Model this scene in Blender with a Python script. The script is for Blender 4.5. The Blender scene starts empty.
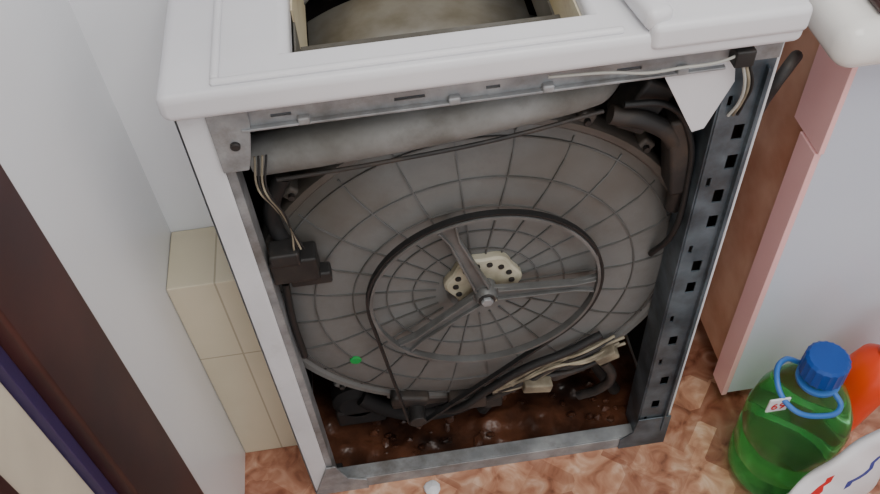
import bpy, bmesh, math, random
from mathutils import Vector, Matrix, noise
random.seed(4)
C=bpy.context; S=C.scene

# ---------------- materials ----------------
def lin(c):
    r=[]
    for v in c:
        v/=255.0
        r.append(v/12.92 if v<=0.04045 else ((v+0.055)/1.055)**2.4)
    return (r[0],r[1],r[2],1)
def mat(name,col,rough=0.5,metal=0.0,col2=None,scale=8.0,detail=5,lo=.35,hi=.65,bump=0.0,bscale=60,trans=0.0,ior=1.45,coat=0.0,grime=None,gscale=5,gamt=.7,g0=.48,g1=.72,patch=None):
    m=bpy.data.materials.new(name); m.use_nodes=True
    nt=m.node_tree; b=nt.nodes['Principled BSDF']
    b.inputs['Base Color'].default_value=lin(col)
    b.inputs['Roughness'].default_value=rough
    b.inputs['Metallic'].default_value=metal
    b.inputs['Transmission Weight'].default_value=trans
    b.inputs['IOR'].default_value=ior
    b.inputs['Coat Weight'].default_value=coat
    tc=nt.nodes.new('ShaderNodeTexCoord')
    if col2 is None: col2=tuple(max(0,c*0.93) for c in col)
    n=nt.nodes.new('ShaderNodeTexNoise'); n.inputs['Scale'].default_value=scale; n.inputs['Detail'].default_value=detail
    nt.links.new(tc.outputs['Object'],n.inputs['Vector'])
    r=nt.nodes.new('ShaderNodeValToRGB')
    r.color_ramp.elements[0].position=lo; r.color_ramp.elements[0].color=lin(col2)
    r.color_ramp.elements[1].position=hi; r.color_ramp.elements[1].color=lin(col)
    nt.links.new(n.outputs['Fac'],r.inputs['Fac'])
    out=r.outputs['Color']
    if grime:
        g=nt.nodes.new('ShaderNodeTexNoise'); g.inputs['Scale'].default_value=gscale; g.inputs['Detail'].default_value=10; g.inputs['Roughness'].default_value=.7
        nt.links.new(tc.outputs['Object'],g.inputs['Vector'])
        gr=nt.nodes.new('ShaderNodeValToRGB'); gr.color_ramp.elements[0].position=g0; gr.color_ramp.elements[0].color=(0,0,0,1)
        gr.color_ramp.elements[1].position=g1; gr.color_ramp.elements[1].color=(gamt,gamt,gamt,1)
        nt.links.new(g.outputs['Fac'],gr.inputs['Fac'])
        mx=nt.nodes.new('ShaderNodeMixRGB'); mx.inputs[2].default_value=lin(grime)
        nt.links.new(gr.outputs['Color'],mx.inputs['Fac']); nt.links.new(out,mx.inputs[1]); out=mx.outputs[0]
    if patch:   # local dirt and darker spots: list of (centre, radius, colour)
        for pc,pr,pcol in patch:
            vm=nt.nodes.new('ShaderNodeVectorMath'); vm.operation='DISTANCE'; vm.inputs[1].default_value=pc
            nt.links.new(tc.outputs['Object'],vm.inputs[0])
            g=nt.nodes.new('ShaderNodeTexNoise'); g.inputs['Scale'].default_value=18; g.inputs['Detail'].default_value=9
            nt.links.new(tc.outputs['Object'],g.inputs['Vector'])
            ma=nt.nodes.new('ShaderNodeMath'); ma.operation='MULTIPLY_ADD'; ma.inputs[1].default_value=-.16
            nt.links.new(g.outputs['Fac'],ma.inputs[0]); nt.links.new(vm.outputs['Value'],ma.inputs[2])
            mr=nt.nodes.new('ShaderNodeMapRange'); mr.inputs['From Min'].default_value=-.06; mr.inputs['From Max'].default_value=pr-.08
            mr.inputs['To Min'].default_value=.8; mr.inputs['To Max'].default_value=0
            nt.links.new(ma.outputs[0],mr.inputs['Value'])
            mx=nt.nodes.new('ShaderNodeMixRGB'); mx.inputs[2].default_value=lin(pcol)
            nt.links.new(mr.outputs[0],mx.inputs['Fac']); nt.links.new(out,mx.inputs[1]); out=mx.outputs[0]
    nt.links.new(out,b.inputs['Base Color'])
    if bump>0:
        n2=nt.nodes.new('ShaderNodeTexNoise'); n2.inputs['Scale'].default_value=bscale
        nt.links.new(tc.outputs['Object'],n2.inputs['Vector'])
        bp=nt.nodes.new('ShaderNodeBump'); bp.inputs['Strength'].default_value=bump; bp.inputs['Distance'].default_value=0.004
        nt.links.new(n2.outputs['Fac'],bp.inputs['Height']); nt.links.new(bp.outputs['Normal'],b.inputs['Normal'])
    return m
M={}
M['white']=mat('white_plastic',(218,218,222),.3,col2=(205,205,210),scale=3)
M['enamel']=mat('white_enamel',(220,222,226),.35,col2=(202,204,208),scale=6,grime=(172,168,160),gscale=10,gamt=.55,g0=.53)
M['wall']=mat('white_panel',(236,238,240),.22,col2=(228,230,234),scale=1.5)
M['cream']=mat('aged_cream_plastic',(222,214,190),.45,col2=(194,178,136),scale=6,grime=(150,116,64),gscale=12,gamt=.7,g0=.48)
M['tub']=mat('tub_plastic',(117,119,119),.55,col2=(97,97,95),scale=7,bump=.1,grime=(76,68,58),gscale=7,gamt=.65,g0=.47,
   patch=[((.50,.05,.70),.24,(70,58,48)),((.33,.05,.13),.16,(62,50,42)),((.08,.05,.66),.14,(74,66,58))])  # rust grime at top right; darker spots at bottom and upper left
M['rib']=mat('tub_rib',(94,95,95),.6,col2=(74,73,70),scale=14)
M['tubtop']=mat('counterweight',(134,135,134),.65,col2=(104,103,99),scale=12,bump=.2,grime=(70,64,56),gscale=9,gamt=.65,g0=.47)
M['wellgrey']=mat('grey_gasket',(108,106,100),.6,col2=(82,78,70),scale=14)
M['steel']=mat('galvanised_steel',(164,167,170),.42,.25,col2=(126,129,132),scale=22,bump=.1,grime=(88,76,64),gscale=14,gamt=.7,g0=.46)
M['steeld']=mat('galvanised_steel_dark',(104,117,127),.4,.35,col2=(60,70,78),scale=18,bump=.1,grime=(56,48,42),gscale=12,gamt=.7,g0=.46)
M['alu']=mat('cast_aluminium',(110,111,111),.45,.2,col2=(86,86,85),scale=20)
M['drum']=mat('stainless_drum',(146,144,138),.35,.5,col2=(116,110,98),scale=20)
M['black']=mat('black_rubber',(28,28,29),.55)
M['dark']=mat('dark_plastic',(46,44,44),.55,col2=(30,29,29),scale=16,grime=(78,64,52),gscale=16,gamt=.6)
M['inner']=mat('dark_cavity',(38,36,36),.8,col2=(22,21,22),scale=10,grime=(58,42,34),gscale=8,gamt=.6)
M['pan']=mat('rusty_base_pan',(122,76,54),.3,col2=(40,27,22),scale=10,detail=10,lo=.36,hi=.74,bump=.8,bscale=45,grime=(26,20,18),gscale=7,gamt=.8,g0=.46)
M['wirew']=mat('white_wire',(180,180,174),.5)
M['wirec']=mat('cream_wire',(156,148,128),.6,col2=(100,92,78),scale=30)
M['hub']=mat('hub_cream',(182,177,158),.5,col2=(136,130,110),scale=25)
M['green']=mat('green_dot',(20,150,70),.5)
M['brown']=mat('dark_brown_wood',(72,40,36),.35,col2=(48,26,26),scale=7)
M['beige']=mat('beige_paint',(214,204,184),.4)
M['purple']=mat('purple_seal',(54,42,82),.5)
M['pink']=mat('pink_lacquer',(246,196,196),.22,col2=(240,188,188),scale=4)
M['terra']=mat('terracotta_side',(220,172,146),.2,col2=(192,134,106),scale=9)
M['vanity']=mat('vanity_white',(206,214,226),.2,col2=(198,206,220),scale=2)
M['ceramic']=mat('ceramic',(234,232,228),.12)
M['capblue']=mat('blue_cap',(24,76,160),.35,col2=(18,62,140))
M['handleb']=mat('blue_handle',(60,120,200),.35)
M['orange']=mat('orange_plastic',(240,84,30),.3,col2=(226,56,24),scale=6)
M['bag']=mat('white_pouch',(232,232,236),.3,col2=(220,222,228),scale=8,bump=.4,bscale=18)
M['red']=mat('red_print',(206,30,36),.4)
M['bluep']=mat('blue_print',(30,60,150),.4)
M['ceil']=mat('ceiling_paint',(235,235,232),.8)
M['pet']=mat('green_pet',(140,236,165),.08,col2=(126,230,155),trans=.94,ior=1.18)

def tile_mat(name,c1,c2,mortar,w,h):
    m=bpy.data.materials.new(name); m.use_nodes=True; nt=m.node_tree; b=nt.nodes['Principled BSDF']
    b.inputs['Roughness'].default_value=.25
    tc=nt.nodes.new('ShaderNodeTexCoord'); sp=nt.nodes.new('ShaderNodeSeparateXYZ'); cb=nt.nodes.new('ShaderNodeCombineXYZ')
    nt.links.new(tc.outputs['Object'],sp.inputs[0])
    ad2=nt.nodes.new('ShaderNodeMath'); ad2.operation='ADD'; ad2.inputs[1].default_value=.205; nt.links.new(sp.outputs['X'],ad2.inputs[0])
    nt.links.new(ad2.outputs[0],cb.inputs['X']); nt.links.new(sp.outputs['Z'],cb.inputs['Y'])
    br=nt.nodes.new('ShaderNodeTexBrick'); br.offset=0
    br.inputs['Scale'].default_value=1; br.inputs['Brick Width'].default_value=w; br.inputs['Row Height'].default_value=h
    br.inputs['Mortar Size'].default_value=.0014; br.inputs['Color1'].default_value=lin(c1); br.inputs['Color2'].default_value=lin(c2); br.inputs['Mortar'].default_value=lin(mortar)
    nt.links.new(cb.outputs[0],br.inputs['Vector'])
    n=nt.nodes.new('ShaderNodeTexNoise'); n.inputs['Scale'].default_value=5; n.inputs['Detail'].default_value=8
    nt.links.new(tc.outputs['Object'],n.inputs['Vector'])
    mx=nt.nodes.new('ShaderNodeMixRGB'); mx.blend_type='MULTIPLY'; mx.inputs['Fac'].default_value=.3
    nt.links.new(br.outputs['Color'],mx.inputs[1]); nt.links.new(n.outputs['Fac'],mx.inputs[2])
    nt.links.new(mx.outputs[0],b.inputs['Base Color'])
    return m
M['tile']=tile_mat('beige_tile',(226,216,190),(220,208,178),(188,178,154),.15,.30)

def floor_mat():
    m=bpy.data.materials.new('terracotta_linoleum'); m.use_nodes=True; nt=m.node_tree; b=nt.nodes['Principled BSDF']
    b.inputs['Roughness'].default_value=.35
    tc=nt.nodes.new('ShaderNodeTexCoord')
    n=nt.nodes.new('ShaderNodeTexNoise'); n.inputs['Scale'].default_value=24; n.inputs['Detail'].default_value=9; n.inputs['Distortion'].default_value=1.2
    nt.links.new(tc.outputs['Object'],n.inputs['Vector'])
    r=nt.nodes.new('ShaderNodeValToRGB'); e=r.color_ramp.elements
    e[0].position=.30; e[0].color=lin((138,94,76)); e[1].position=.70; e[1].color=lin((236,214,196))
    x=e.new(.43); x.color=lin((188,142,118)); x=e.new(.56); x.color=lin((212,174,150))
    nt.links.new(n.outputs['Fac'],r.inputs['Fac'])
    mp=nt.nodes.new('ShaderNodeMapping'); mp.inputs['Rotation'].default_value=(0,0,math.radians(38)); nt.links.new(tc.outputs['Object'],mp.inputs['Vector'])
    ck=nt.nodes.new('ShaderNodeTexVoronoi'); ck.distance='CHEBYCHEV'; ck.inputs['Scale'].default_value=13; ck.inputs['Randomness'].default_value=.6
    nt.links.new(mp.outputs[0],ck.inputs['Vector'])
    sp=nt.nodes.new('ShaderNodeSeparateColor'); nt.links.new(ck.outputs['Color'],sp.inputs[0])
    r2=nt.nodes.new('ShaderNodeValToRGB'); r2.color_ramp.elements[0].color=lin((170,120,98)); r2.color_ramp.elements[1].color=lin((255,240,228))
    nt.links.new(sp.outputs[0],r2.inputs['Fac'])
    mx=nt.nodes.new('ShaderNodeMixRGB'); mx.blend_type='MULTIPLY'; mx.inputs['Fac'].default_value=.85
    nt.links.new(r.outputs['Color'],mx.inputs[1]); nt.links.new(r2.outputs['Color'],mx.inputs[2])
    nt.links.new(mx.outputs[0],b.inputs['Base Color'])
    return m
M['floor']=floor_mat()

# ---------------- mesh helpers ----------------
def empty(name,loc=(0,0,0)):
    o=bpy.data.objects.new(name,None); o.location=loc; S.collection.objects.link(o); o.empty_display_size=.05; return o
def finish(me,name,m,parent=None,smooth=False,bevel=0,seg=2):
    o=bpy.data.objects.new(name,me); S.collection.objects.link(o)
    if m: me.materials.append(m)
    if smooth:
        for p in me.polygons: p.use_smooth=True
    if bevel:
        md=o.modifiers.new('b','BEVEL'); md.width=bevel; md.segments=seg; md.limit_method='ANGLE'; md.angle_limit=math.radians(40)
        for p in me.polygons: p.use_smooth=True
        w=o.modifiers.new('w','WEIGHTED_NORMAL')
    if parent:
        o.parent=parent; o.matrix_parent_inverse=Matrix.Translation(-parent.location)
    return o
def boxbm(bm,x0,x1,y0,y1,z0,z1,rot=None):
    vs=[Vector((x,y,z)) for x in (x0,x1) for y in (y0,y1) for z in (z0,z1)]
    if rot:
        c=Vector(((x0+x1)/2,(y0+y1)/2,(z0+z1)/2)); vs=[c+rot@(v-c) for v in vs]
    v=[bm.verts.new(p) for p in vs]
    for f in ((0,1,3,2),(4,6,7,5),(0,4,5,1),(2,3,7,6),(0,2,6,4),(1,5,7,3)): bm.faces.new([v[i] for i in f])
def boxes(name,lst,m,parent=None,bevel=0,rots=None,seg=2):
    bm=bmesh.new()
    for i,b in enumerate(lst): boxbm(bm,*b,rot=(rots[i] if rots else None))
    bmesh.ops.recalc_face_normals(bm,faces=bm.faces)
    me=bpy.data.meshes.new(name); bm.to_mesh(me); bm.free()
    return finish(me,name,m,parent,bevel=bevel,seg=seg)
def box(name,x0,x1,y0,y1,z0,z1,m,parent=None,bevel=0,rot=None,seg=2):
    return boxes(name,[(x0,x1,y0,y1,z0,z1)],m,parent,bevel,[rot],seg)
def cut(o,lst,rots=None):
    bm=bmesh.new()
    for i,b in enumerate(lst): boxbm(bm,*b,rot=(rots[i] if rots else None))
    bmesh.ops.recalc_face_normals(bm,faces=bm.faces)
    me=bpy.data.meshes.new('cutter'); bm.to_mesh(me); bm.free()
    c=bpy.data.objects.new('cutter',me); S.collection.objects.link(c)
    for x in o.modifiers: x.show_viewport=False
    md=o.modifiers.new('c','BOOLEAN'); md.object=c; md.solver='EXACT'; md.operation='DIFFERENCE'
    C.view_layer.update()
    ev=o.evaluated_get(C.evaluated_depsgraph_get()); nm=bpy.data.meshes.new_from_object(ev)
    o.modifiers.remove(o.modifiers['c'])
    for x in o.modifiers: x.show_viewport=True
    o.data=nm; bpy.data.objects.remove(c)
def poly(name,pts,y0,y1,m,parent=None,bevel=0):
    bm=bmesh.new(); a=[bm.verts.new((x,y0,z)) for x,z in pts]; b=[bm.verts.new((x,y1,z)) for x,z in pts]
    n=len(pts); bm.faces.new(a); bm.faces.new(b[::-1])
    for i in range(n): bm.faces.new((a[i],a[(i+1)%n],b[(i+1)%n],b[i]))
    bmesh.ops.recalc_face_normals(bm,faces=bm.faces)
    me=bpy.data.meshes.new(name); bm.to_mesh(me); bm.free()
    return finish(me,name,m,parent,bevel=bevel)
def revolve(name,prof,c,axis,m,parent=None,seg=64,smooth=True,rf=None,a0=0,a1=360,bevel=0):
    bm=bmesh.new(); rings=[]; full=abs(a1-a0)>=360; k=seg if full else seg+1
    for i in range(k):
        a=math.radians(a0+(a1-a0)*i/seg); ring=[]
        for r,h in prof:
            rr=r*(rf(a,r,h) if rf else 1)
            if axis=='y': p=(c[0]+rr*math.cos(a),c[1]+h,c[2]+rr*math.sin(a))
            else: p=(c[0]+rr*math.cos(a),c[1]+rr*math.sin(a),c[2]+h)
            ring.append(bm.verts.new(p))
        rings.append(ring)
    for i in range(seg):
        A=rings[i]; B=rings[(i+1)%k]
        for j in range(len(prof)-1):
            bm.faces.new((A[j],B[j],B[j+1],A[j+1]))
    bmesh.ops.remove_doubles(bm,verts=bm.verts,dist=1e-6)
    bmesh.ops.recalc_face_normals(bm,faces=bm.faces)
    me=bpy.data.meshes.new(name); bm.to_mesh(me); bm.free()
    o=finish(me,name,m,parent,smooth=smooth,bevel=bevel)
    if smooth:
        e=o.modifiers.new('e','EDGE_SPLIT'); e.split_angle=math.radians(35)
    return o
def cyl(name,c,r,h,axis,m,parent=None,seg=32,ch=.001):
    return revolve(name,[(0,0),(r-ch,0),(r,ch),(r,h-ch),(r-ch,h),(0,h)],c,axis,m,parent,seg)
def tube(name,pts,r,m,parent=None,cyc=False,radii=None):
    cu=bpy.data.curves.new(name,'CURVE'); cu.dimensions='3D'; sp=cu.splines.new('BEZIER'); sp.bezier_points.add(len(pts)-1)
    for i,p in enumerate(pts):
        b=sp.bezier_points[i]; b.co=p; b.handle_left_type=b.handle_right_type='AUTO'
        if radii: b.radius=radii[i]
    sp.use_cyclic_u=cyc; cu.bevel_depth=r; cu.bevel_resolution=4; cu.resolution_u=10; cu.use_fill_caps=True
    o=bpy.data.objects.new(name,cu); S.collection.objects.link(o); cu.materials.append(m)
    if parent: o.parent=parent; o.matrix_parent_inverse=Matrix.Translation(-parent.location)
    return o

# ---------------- room ----------------
WX=-.12; BY=.47
box('floor',-.9,1.7,-1.9,BY+.05,-.03,0,M['floor'])
box('wall_left',WX-.05,WX,-.108,BY,0,2.4,M['wall'])
box('wall_return',WX,-.008,.2005,BY,0,2.4,M['wall'])
box('wall_back',-.9,1.7,BY,BY+.05,0,2.4,M['wall'])
box('wall_right',1.65,1.7,-1.9,BY,0,2.4,M['wall'])
box('ceiling',-.9,1.7,-1.9,BY+.05,2.4,2.43,M['ceil'])
box('tiled_ledge',WX+.0005,-.004,.095,.20,0.0,.47,M['tile'],bevel=.002)
box('trim_1',WX-.06,WX+.012,-.225,-.11,0,2.1,M['brown'],bevel=.004)
box('trim_2',WX-.06,WX-.004,-.240,-.2255,0,2.1,M['purple'],bevel=.001)
d=empty('door_1')
box('door_leaf',WX-.05,WX-.012,-1.0,-.2405,0.005,2.08,M['beige'],d,bevel=.003)
boxes('door_moulding',[(WX-.012,WX-.004,-.33,-.315,.2,1.95),(WX-.012,WX-.004,-.93,-.915,.2,1.95)],M['brown'],d,bevel=.002)

# ---------------- washing machine ----------------
W=.60; D=.40; H=.838
wm=empty('washing_machine')
boxes('side_panel_front',[(0,.004,0,D,.0,H),(0,.031,0,.003,.0,H)],M['enamel'],wm,bevel=.002)
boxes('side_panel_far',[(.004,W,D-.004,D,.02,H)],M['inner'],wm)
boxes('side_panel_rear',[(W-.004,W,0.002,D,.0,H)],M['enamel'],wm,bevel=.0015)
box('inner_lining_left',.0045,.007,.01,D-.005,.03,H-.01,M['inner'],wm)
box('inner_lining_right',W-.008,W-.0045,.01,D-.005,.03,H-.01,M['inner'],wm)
bm=bmesh.new(); nx,ny=90,50; g={}
for i in range(nx+1):
    for j in range(ny+1):
        x=.006+(W-.012)*i/nx; y=.035+(D-.045)*j/ny
        h=.004+.018*max(0,noise.fractal(Vector((x*14,y*14,3)),1,2,4)+.1)
        g[i,j]=bm.verts.new((x,y,h))
for i in range(nx):
    for j in range(ny): bm.faces.new((g[i,j],g[i+1,j],g[i+1,j+1],g[i,j+1]))
me=bpy.data.meshes.new('base_pan'); bm.to_mesh(me); bm.free(); finish(me,'base_pan',M['pan'],wm,smooth=True)
bm=bmesh.new()
for i in range(110):
    x=random.uniform(.10,.54); y=random.uniform(.04,.22); s=random.uniform(.003,.010)
    bmesh.ops.create_icosphere(bm,subdivisions=1,radius=s,matrix=Matrix.Translation((x,y,.008))@Matrix.Rotation(random.random()*6,4,'X')@Matrix.Diagonal((1,random.uniform(.5,1.8),.6,1)))
me=bpy.data.meshes.new('base_debris'); bm.to_mesh(me); bm.free(); finish(me,'base_debris',M['pan'],wm)
fl=boxes('flange_left',[(.0315,.041,.001,.003,.02,.80),(.039,.041,.003,.03,.02,.80)],M['steel'],wm)
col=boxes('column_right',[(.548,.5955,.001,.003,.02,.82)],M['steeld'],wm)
slots=[]
for z,x in ((.70,.570),(.655,.572),(.60,.568),(.555,.570),(.47,.566),(.425,.566),(.30,.562),(.19,.566),(.12,.562)):
    slots.append((x,x+.012,-.01,.01,z,z+.022))
for z in (.75,.63,.51,.36,.25,.08):
    slots.append((.555,.560,-.01,.01,z,z+.014))
cut(col,slots)
boxes('column_right_flange',[(.546,.548,.003,.05,.02,.82),(.5865,.5885,-.006,.001,.05,.80)],M['steeld'],wm)
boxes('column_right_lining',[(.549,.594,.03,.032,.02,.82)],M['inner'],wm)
# top rail
rail=boxes('rail_top',[(.031,.597,.0,.0025,.808,.837)],M['steel'],wm)
cut(rail,[(x,x+w_,-.01,.01,.816,.820) for x,w_ in ((.09,.02),(.21,.03),(.30,.014),(.43,.025))])
boxes('rail_top_lip',[(.06,.54,-.006,.001,.806,.809)],M['steel'],wm,bevel=.0008)
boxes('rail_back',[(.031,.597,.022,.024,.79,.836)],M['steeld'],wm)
boxes('rail_clips',[(x,x+.012,-.007,.002,.806,.815) for x in (.115,.262,.355,.49)],M['steel'],wm,bevel=.002)
br=poly('corner_bracket',[(.03,.835),(.07,.835),(.07,.815),(.062,.775),(.056,.755),(.03,.755)],-.004,-.0005,M['steel'],wm,bevel=.0008)
cyl('bracket_screw',(.05,-.008,.79),.005,.005,'y',M['dark'],wm,16)
bb=boxes('bottom_bar',[(.0315,.597,.0,.003,.0,.030),(.0315,.597,.003,.06,.0,.003),(.0315,.597,.003,.026,.028,.030)],M['steel'],wm,bevel=.0008)
poly('bottom_corner_left',[(.0,.0),(.09,.0),(.09,.031),(.06,.045),(.046,.09),(.031,.09)],-.004,-.0005,M['steel'],wm,bevel=.001)
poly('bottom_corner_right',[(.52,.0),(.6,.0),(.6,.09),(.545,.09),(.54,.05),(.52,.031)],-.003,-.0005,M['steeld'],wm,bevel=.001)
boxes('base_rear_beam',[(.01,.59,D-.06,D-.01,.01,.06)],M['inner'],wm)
boxes('feet',[(.02,.05,.012,.04,0,.02),(.55,.58,.012,.04,0,.02),(.02,.05,.35,.38,0,.02),(.55,.58,.35,.38,0,.02)],M['black'],wm,bevel=.002)

# ---- tub ----
TX,TZ,TR=.290,.441,.294
FY=-.020
prof=[(0,.072),(.035,.072),(.04,.066),(.06,.066),(.12,.064),(.2,.060),(.250,.066),(.276,.078),(.280,.074),(.288,.074),(.291,.080),(.291,.098),(.282,.100),(.280,.30),(.25,.33),(0,.33)]
prof=[(r*1.008,h+FY) for r,h in prof]
revolve('tub',prof,(TX,0,TZ),'y',M['tub'],wm,128)
def ysurf(r):
    P=prof
    for i in range(len(P)-1):
        if P[i][0]<=r<=P[i+1][0] and P[i+1][0]>P[i][0]:
            t=(r-P[i][0])/(P[i+1][0]-P[i][0]); return P[i][1]+t*(P[i+1][1]-P[i][1])
    return .066+FY
for i,r in enumerate((.085,.12,.165,.214,.266)):
    y=ysurf(r); t=.0009
    revolve('tub_ring_%d'%i,[(r-t,y+.002),(r-t,y-.0022),(r+t,y-.0022),(r+t,y+.002)],(TX,0,TZ),'y',M['rib'],wm,96)
def radial(bm,a,r0,r1,t,h,n=8):
    ca,sa=math.cos(a),math.sin(a); prev=None
    for i in range(n+1):
        r=r0+(r1-r0)*i/n; y=ysurf(r)
        q=[]
        for s,yy in ((-t,y+.003),(-t,y-h),(t,y-h),(t,y+.003)):
            q.append(bm.verts.new((TX+r*ca-s*sa,yy,TZ+r*sa+s*ca)))
        if prev:
            for k in range(3): bm.faces.new((prev[k],q[k],q[k+1],prev[k+1]))
        prev=q
bm=bmesh.new(); nr=24
for i in range(nr): radial(bm,math.radians(i*360/nr+4),.055,.274,.0009,.0022)
bmesh.ops.recalc_face_normals(bm,faces=bm.faces)
me=bpy.data.meshes.new('tub_ribs'); bm.to_mesh(me); bm.free(); finish(me,'tub_ribs',M['rib'],wm)
lb=[];lr=[]
bm=bmesh.new()
for i in range(20):
    a=math.radians(i*18+9); r=.296
    x,z=TX+r*math.cos(a),TZ+r*math.sin(a)
    if x<.045 or x>.57: continue
    lb.append((x-.010,x+.010,.058,.08,z-.010,z+.010)); lr.append(Matrix.Rotation(-a,3,'Y'))
    bmesh.ops.create_cone(bm,cap_ends=True,segments=8,radius1=.004,radius2=.004,depth=.008,matrix=Matrix.Translation((x,.056,z))@Matrix.Rotation(math.pi/2,4,'X'))
boxes('tub_lugs',lb,M['tub'],wm,bevel=.004,rots=lr)
me=bpy.data.meshes.new('tub_bolts'); bm.to_mesh(me); bm.free(); finish(me,'tub_bolts',M['dark'],wm)
cyl('green_mark',(.112,.038,.322),.0085,.006,'y',M['green'],wm,20)

# ---- pulley ----
PX,PZ,PR=.299,.461,.152
revolve('bearing_plate',[(0,.034),(.046,.034),(.049,.037),(.049,.052)],(PX,0,PZ+.006),'y',M['hub'],wm,48,rf=lambda a,r,h:(1+.06*math.cos(6*a)) if r>.04 else 1)
bm=bmesh.new()
for i in range(14):
    a=i*2*math.pi/14
    bmesh.ops.create_cone(bm,cap_ends=True,segments=12,radius1=.004,radius2=.004,depth=.003,matrix=Matrix.Translation((PX+.037*math.cos(a),.0335,PZ+.006+.037*math.sin(a)))@Matrix.Rotation(math.pi/2,4,'X'))
me=bpy.data.meshes.new('bearing_holes'); bm.to_mesh(me); bm.free(); finish(me,'bearing_holes',M['dark'],wm)
revolve('pulley_rim',[(PR-.004,.014),(PR,.014),(PR,.025),(PR-.003,.025),(PR-.004,.022),(PR-.004,.014)],(PX,0,PZ),'y',M['alu'],wm,96)
for i,a in enumerate((-4,108,219)):
    a=math.radians(a); ca,sa=math.cos(a),math.sin(a)
    def P(r,s): return (PX+r*ca-s*sa,PZ+r*sa+s*ca)
    poly('pulley_spoke_%d'%i,[P(.008,-.012),P(.05,-.009),(P(.12,-.007)),P(.148,-.014),P(.148,.014),P(.12,.007),P(.05,.009),P(.008,.012)],.019,.026,M['alu'],wm,bevel=.001)
    for k,sg in enumerate((-1,1)):
        poly('pulley_spoke_ridge_%d_%d'%(i,k),[P(.015,sg*.009-.0016),P(.12,sg*.006-.0013),P(.146,sg*.011-.0013),P(.146,sg*.011+.0013),P(.12,sg*.006+.0013),P(.015,sg*.009+.0016)],.014,.020,M['alu'],wm,bevel=.0006)
revolve('pulley_hub',[(0,.010),(.012,.010),(.014,.013),(.016,.020),(.016,.034)],(PX,0,PZ),'y',M['alu'],wm,32)
cyl('pulley_bolt',(PX,.004,PZ),.008,.008,'y',M['steel'],wm,6,.0008)
cyl('pulley_washer',(PX,.0085,PZ),.011,.002,'y',M['dark'],wm,24,.0004)
mx_,mz_,mr=.188,.165,.013
th=math.atan2(mz_-PZ,mx_-PX); Dd=math.hypot(mx_-PX,mz_-PZ); al=math.acos((PR+.001-mr)/Dd)
path=[]
for i in range(81):
    a=th+al+(2*math.pi-2*al)*i/80; path.append((PX+(PR+.001)*math.cos(a),PZ+(PR+.001)*math.sin(a),math.cos(a),math.sin(a)))
for i in range(13):
    a=th-al+2*al*i/12; path.append((mx_+mr*math.cos(a),mz_+mr*math.sin(a),math.cos(a),math.sin(a)))
bm=bmesh.new(); rings=[]
for x,z,nx_,nz in path:
    rings.append([bm.verts.new((x+nx_*o_,yy,z+nz*o_)) for o_,yy in ((0,.0155),(.0035,.015),(.0035,.0235),(0,.023))])
for i in range(len(rings)):
    A=rings[i];B=rings[(i+1)%len(rings)]
    for k in range(4): bm.faces.new((A[k],B[k],B[(k+1)%4],A[(k+1)%4]))
bmesh.ops.recalc_face_normals(bm,faces=bm.faces)
me=bpy.data.meshes.new('drive_belt'); bm.to_mesh(me); bm.free(); finish(me,'drive_belt',M['black'],wm)
# motor
cyl('motor_pulley',(mx_,.012,mz_),mr,.03,'y',M['dark'],wm,24)
revolve('motor_body',[(0,.05),(.03,.05),(.05,.06),(.06,.075),(.06,.22),(.04,.24),(0,.24)],(.205,.04,.10),'y',M['inner'],wm,32,rf=lambda a,r,h:1+.04*math.cos(8*a))
boxes('motor_mount',[(.15,.33,.055,.07,.140,.160),(.30,.33,.055,.09,.10,.16),(.24,.30,.03,.06,.150,.18)],M['dark'],wm,bevel=.004)
tube('harness_motor',[(.47,.03,.31),(.42,.025,.285),(.36,.025,.258),(.30,.025,.210),(.255,.025,.168),(.22,.04,.145)],.0065,M['black'],wm)
tube('harness_motor_low',[(.50,.05,.22),(.44,.04,.205),(.38,.035,.205),(.32,.035,.175),(.27,.05,.13)],.005,M['dark'],wm)
for i in range(10):
    o=random.uniform(-.016,.016); q=random.uniform(-.014,.016)
    tube('motor_wire_%d'%i,[(.50+o,.04,.270+q),(.45+o,.02+abs(o),.262+q),(.40,.022+abs(q),.243+o),(.355+q,.028,.213+o),(.31,.035,.195+q)],.0024,[M['wirec'],M['wirec'],M['dark']][i%3],wm)
boxes('motor_connector',[(.355,.40,.015,.035,.195,.215),(.465,.50,.02,.04,.245,.265)],M['wirec'],wm,bevel=.003,rots=[Matrix.Rotation(.2,3,'Y'),Matrix.Rotation(-.5,3,'Y')])
revolve('drain_pump',[(0,.10),(.03,.10),(.042,.11),(.045,.17),(0,.17)],(.09,0,.09),'y',M['inner'],wm,32)
boxes('pump_bracket',[(.05,.135,.10,.15,.03,.075)],M['inner'],wm,bevel=.006)
tube('drain_hose',[(.10,.10,.12),(.14,.09,.09),(.19,.09,.06),(.27,.1,.05),(.33,.12,.07)],.014,M['inner'],wm)
for i,(x0,x1) in enumerate(((.47,.535),(.38,.30))):
    tube('shock_absorber_%d'%i,[(x0,.09,.19),((x0+x1)/2,.09,.11),(x1,.09,.04)],.011,M['dark'],wm)
tube('lower_hose_right',[(.49,.05,.20),(.505,.045,.165),(.49,.05,.12),(.46,.06,.09)],.008,M['dark'],wm)
boxes('tub_underside_bracket',[(.15,.21,.035,.08,.175,.20),(.40,.46,.04,.08,.185,.215),(.25,.30,.05,.09,.14,.17)],M['dark'],wm,bevel=.006,rots=[Matrix.Rotation(.3,3,'Y'),Matrix.Rotation(-.4,3,'Y'),Matrix.Rotation(.05,3,'Y')])
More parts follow.
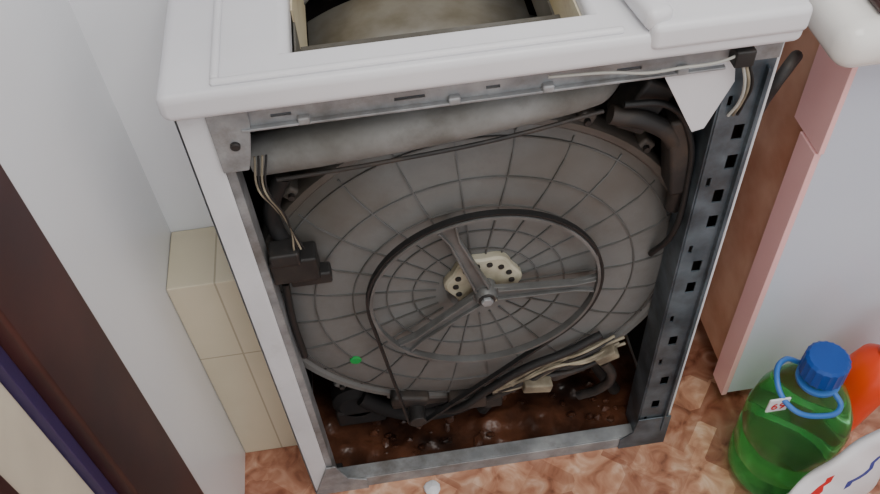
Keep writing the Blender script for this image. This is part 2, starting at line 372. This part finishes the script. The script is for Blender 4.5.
# counterweight
tube('counterweight',[(.055,.045,.730),(.12,.040,.742),(.22,.036,.754),(.32,.036,.764),(.42,.045,.772),(.45,.06,.771)],.029,M['tubtop'],wm,radii=[.8,.95,1,.98,.95,.5])
tube('counterweight_dark_line',[(.075,.026,.708),(.2,.014,.725),(.32,.014,.736),(.43,.024,.746)],.0025,M['dark'],wm)  # thin dark line along the underside of the counterweight
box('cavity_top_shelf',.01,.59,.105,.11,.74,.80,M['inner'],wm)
boxes('spring_bracket_right',[(.46,.50,.03,.07,.70,.77),(.515,.54,.02,.06,.60,.72)],M['dark'],wm,bevel=.005,rots=[Matrix.Rotation(.5,3,'Y'),Matrix.Rotation(-.15,3,'Y')])
tube('hose_right',[(.44,.03,.735),(.485,.025,.72),(.518,.03,.685),(.538,.035,.62),(.54,.04,.56)],.011,M['dark'],wm)
tube('hose_right_thin',[(.45,.02,.755),(.50,.02,.745),(.53,.02,.70),(.542,.02,.62),(.538,.02,.53),(.525,.04,.47)],.004,M['black'],wm)
poly('gusset_plate',[(.475,.812),(.551,.812),(.556,.785),(.535,.725),(.522,.722)],-.001,.001,M['white'],wm,bevel=.0006)
boxes('valve_box',[(.042,.098,.005,.035,.555,.595),(.045,.08,.002,.03,.59,.61),(.06,.11,.01,.03,.54,.56)],M['dark'],wm,bevel=.003)
for i in range(4):
    tube('wire_left_%d'%i,[(.062+.004*i,.01,.76),(.058+.003*i,.0,.725),(.068+.003*i,.004,.69-.005*i),(.078,.008,.65),(.075+.004*i,.01,.61)],.0012,[M['wirec'],M['black'],M['wirec'],M['black']][i],wm)
tube('hose_left',[(.08,.04,.70),(.060,.04,.66),(.056,.04,.62),(.07,.03,.58)],.010,M['black'],wm)
tube('hose_left_low',[(.052,.02,.54),(.047,.02,.47),(.048,.02,.38)],.005,M['black'],wm)
tube('rail_wire',[(.36,-.006,.826),(.42,-.009,.824),(.46,-.010,.818),(.49,-.011,.820),(.53,-.012,.822),(.548,-.014,.83)],.0016,M['wirew'],wm)
boxes('terminal_block',[(.542,.562,-.018,0,.815,.834)],M['dark'],wm,bevel=.002)
for i in range(3):
    tube('wire_right_%d'%i,[(.552+.003*i,-.012,.82),(.560+.004*i,-.014,.79),(.562+.003*i,-.008,.76),(.558+.005*i,-.002,.74)],.0016,[M['wirew'],M['wirec'],M['black']][i],wm)
# ---- top cover ----
cov=box('top_cover',-.006,.606,-.018,D+.01,.838,.868,M['white'],wm,bevel=.009,seg=4)
cut(cov,[(.118,.405,.03,.34,.8,.9)])
boxes('cover_step',[(.045,.43,-.010,-.002,.866,.873),(.045,.053,-.002,.38,.866,.873)],M['white'],wm,bevel=.003)
boxes('loading_well',[(.1185,.1205,.12,.339,.74,.852),(.4025,.4045,.0305,.339,.79,.852),(.121,.402,.336,.339,.74,.852)],M['cream'],wm)
boxes('loading_well_front',[(.1185,.4045,.0305,.032,.80,.838),(.1185,.1205,.0305,.12,.80,.838),(.112,.411,.03,.125,.800,.803),(.400,.4045,.12,.339,.74,.79),(.123,.400,.12,.125,.74,.80)],M['wellgrey'],wm)
revolve('drum_top',[(.275,.13),(.300,.13),(.302,.133),(.302,.31),(.300,.315),(.275,.315)],(TX-.03,0,TZ),'y',M['drum'],wm,48,a0=62,a1=118)
tube('door_seal',[(.14,.14,.75),(.38,.14,.75),(.38,.325,.75),(.14,.325,.75)],.006,M['tubtop'],wm,cyc=True)
boxes('lid_hinge_bar',[(.418,.445,-.018,.36,.868,.892)],M['white'],wm,bevel=.009,seg=4,rots=[Matrix.Rotation(.16,3,'Z')])
boxes('control_panel',[(.452,.606,-.022,.41,.85,.880)],M['white'],wm,bevel=.008,seg=4)

# ---------------- hose behind ----------------
tube('water_hose',[(.64,.25,.30),(.645,.12,.50),(.64,.08,.66),(.655,.07,.735),(.68,.10,.72),(.675,.14,.62),(.66,.25,.45),(.65,.35,.008)],.007,M['dark'])

# ---------------- vanity ----------------
v=empty('vanity_cabinet')
box('carcass',.722,1.25,.070,.44,.06,.762,M['terra'],v,bevel=.002)
box('door_front',.722,1.25,.050,.069,.04,.76,M['vanity'],v,bevel=.002)
boxes('edge_band',[(.712,.7215,.047,.090,.04,.61),(.714,.7215,.043,.115,.612,.762)],M['pink'],v,bevel=.001)
boxes('feet',[(.74,.765,.09,.115,0,.06),(1.2,1.225,.09,.115,0,.06),(.74,.765,.40,.425,0,.06),(1.2,1.225,.40,.425,0,.06)],M['steel'],v,bevel=.003)
wb=empty('washbasin')
bs=box('basin_slab',.665,1.3,-.0,.46,.768,.824,M['ceramic'],wb,bevel=.024,seg=5)
revolve('basin_bowl_rim',[(.17,.0),(.175,.01),(.19,.012),(.2,.006),(.2,-.002)],(.99,.23,.824),'z',M['ceramic'],wb,48)
box('soap_dish',.705,.77,.02,.07,.8245,.839,M['brown'],None,bevel=.006)

# ---------------- green bottle ----------------
gb=empty('plastic_bottle')
BX,BYY=.762,-.074
def ribs(a,r,h): return 1+(.012*math.cos(10*a) if .03<h<.19 else 0)
revolve('body',[(0,.006),(.045,.001),(.066,.004),(.074,.02),(.075,.06),(.072,.066),(.075,.072),(.075,.12),(.072,.126),(.075,.132),(.075,.17),(.070,.20),(.055,.235),(.035,.262),(.024,.274),(.022,.29),(.0215,.3)],(BX,BYY,0),'z',M['pet'],gb,64,rf=ribs)
revolve('neck_ring',[(.022,.272),(.031,.274),(.031,.279),(.022,.281)],(BX,BYY,0),'z',M['handleb'],gb,32)
revolve('cap',[(.0,.330),(.026,.330),(.030,.326),(.031,.294),(.0275,.290),(.022,.288)],(BX,BYY,0),'z',M['capblue'],gb,60,rf=lambda a,r,h:1+(.025*math.cos(20*a) if r>.025 else 0))
tube('handle',[(BX-.015,BYY+.028,.278),(BX-.045,BYY+.025,.298),(BX-.068,BYY-.0,.303),(BX-.062,BYY-.040,.285),(BX-.02,BYY-.055,.270),(BX+.015,BYY-.045,.268),(BX+.012,BYY-.025,.276)],.004,M['handleb'],gb)
box('neck_tag',BX-.088,BX-.058,BYY-.034,BYY-.031,.262,.294,M['bag'],gb,bevel=.001)
t=bpy.data.curves.new('tag_text','FONT'); t.body='69'; t.size=.022; t.extrude=.0003; t.align_x='CENTER'
to=bpy.data.objects.new('tag_text',t); S.collection.objects.link(to); t.materials.append(M['red']); to.location=(BX-.073,BYY-.0347,.270); to.rotation_euler=(math.pi/2,0,0); to.parent=gb

# ---------------- orange bottle ----------------
ob=empty('detergent_bottle')
o1=revolve('body',[(0,0),(.035,0),(.042,.008),(.042,.15),(.036,.19),(.018,.21),(.017,.225)],(0,0,0),'z',M['orange'],None,40)
o2=revolve('cap',[(0,.26),(.017,.26),(.02,.255),(.021,.222),(.017,.222)],(0,0,0),'z',M['red'],None,32)
for o in (o1,o2):
    o.parent=ob; o.matrix_parent_inverse=Matrix.Identity(4)
ob.location=(.866,-.02,.010); ob.rotation_euler=(0,math.radians(14),0)
# ---------------- pouch ----------------
bm=bmesh.new(); n=20; m_=30
grid={}
for i in range(n+1):
    for j in range(m_+1):
        u=i/n*2-1; w_=j/m_
        x=u*.075*(1-.05*math.sin(w_*6)); z=w_*(.325+.11*u)
        th_=.026*max(0,1-u*u)**.6*max(0,1-w_)**.5+.002
        for s in (0,1):
            wr=.0025*math.sin(9*u+7*w_*3)+.002*math.sin(17*w_+5*u)
            grid[i,j,s]=bm.verts.new((x,(-1 if s==0 else 1)*th_+wr,z))
for i in range(n):
    for j in range(m_):
        bm.faces.new((grid[i,j,0],grid[i+1,j,0],grid[i+1,j+1,0],grid[i,j+1,0]))
        bm.faces.new((grid[i,j,1],grid[i,j+1,1],grid[i+1,j+1,1],grid[i+1,j,1]))
for j in range(m_):
    bm.faces.new((grid[0,j,0],grid[0,j+1,0],grid[0,j+1,1],grid[0,j,1])); bm.faces.new((grid[n,j,0],grid[n,j,1],grid[n,j+1,1],grid[n,j+1,0]))
for i in range(n):
    bm.faces.new((grid[i,m_,0],grid[i+1,m_,0],grid[i+1,m_,1],grid[i,m_,1])); bm.faces.new((grid[i,0,0],grid[i,0,1],grid[i+1,0,1],grid[i+1,0,0]))
bmesh.ops.recalc_face_normals(bm,faces=bm.faces)
me=bpy.data.meshes.new('detergent_pouch'); bm.to_mesh(me); bm.free()
po=finish(me,'detergent_pouch',M['bag'],None,smooth=True)
me.materials.append(M['red']); me.materials.append(M['bluep'])
for p in me.polygons:
    c=p.center
    top=.325+1.47*c.x
    if p.normal.y<0 and .030<top-c.z<.050 and -.064<c.x<-.02: p.material_index=1
    elif p.normal.y<0 and .09<top-c.z<.105 and c.x>.0: p.material_index=2
po.location=(.750,-.200,.001); po.rotation_euler=(0,0,math.radians(8))

# scrap of paper on the floor
bm=bmesh.new(); bmesh.ops.create_icosphere(bm,subdivisions=2,radius=.014)
for q in bm.verts: q.co*=1+.3*noise.noise(q.co*160); q.co.z*=.45
me=bpy.data.meshes.new('paper_scrap'); bm.to_mesh(me); bm.free(); ps=finish(me,'paper_scrap',M['bag'],None); ps.location=(.195,-.024,.006)

# ---------------- light ----------------
def area(name,loc,rot,size,power,col=(1,1,1)):
    l=bpy.data.lights.new(name,'AREA'); l.shape='RECTANGLE'; l.size=size[0]; l.size_y=size[1]; l.energy=power; l.color=col
    o=bpy.data.objects.new(name,l); o.location=loc; o.rotation_euler=[math.radians(a) for a in rot]; S.collection.objects.link(o); return o
area('ceiling_light',(.65,-.8,2.36),(0,0,0),(1.1,1.1),25,(1,.98,.94))
w=bpy.data.worlds.new('World'); S.world=w; w.use_nodes=True
w.node_tree.nodes['Background'].inputs[0].default_value=(.96,.97,1,1); w.node_tree.nodes['Background'].inputs[1].default_value=1.3

# ---------------- camera ----------------
yaw,p,roll=0.0776,0.8638,-0.0801
F=Vector((math.sin(yaw)*math.cos(p),math.cos(yaw)*math.cos(p),-math.sin(p)))
R=Vector((math.cos(yaw),-math.sin(yaw),0)); U=R.cross(F)
R2=R*math.cos(roll)+U*math.sin(roll); U2=-R*math.sin(roll)+U*math.cos(roll)
cam=bpy.data.cameras.new('camera'); co=bpy.data.objects.new('camera',cam); S.collection.objects.link(co)
mw=Matrix((R2,U2,-F)).transposed().to_4x4(); mw.translation=Vector((.1926,-.6454,1.3485)); co.matrix_world=mw
cam.sensor_width=36; cam.lens=850/880*36; cam.clip_start=.01
S.camera=co
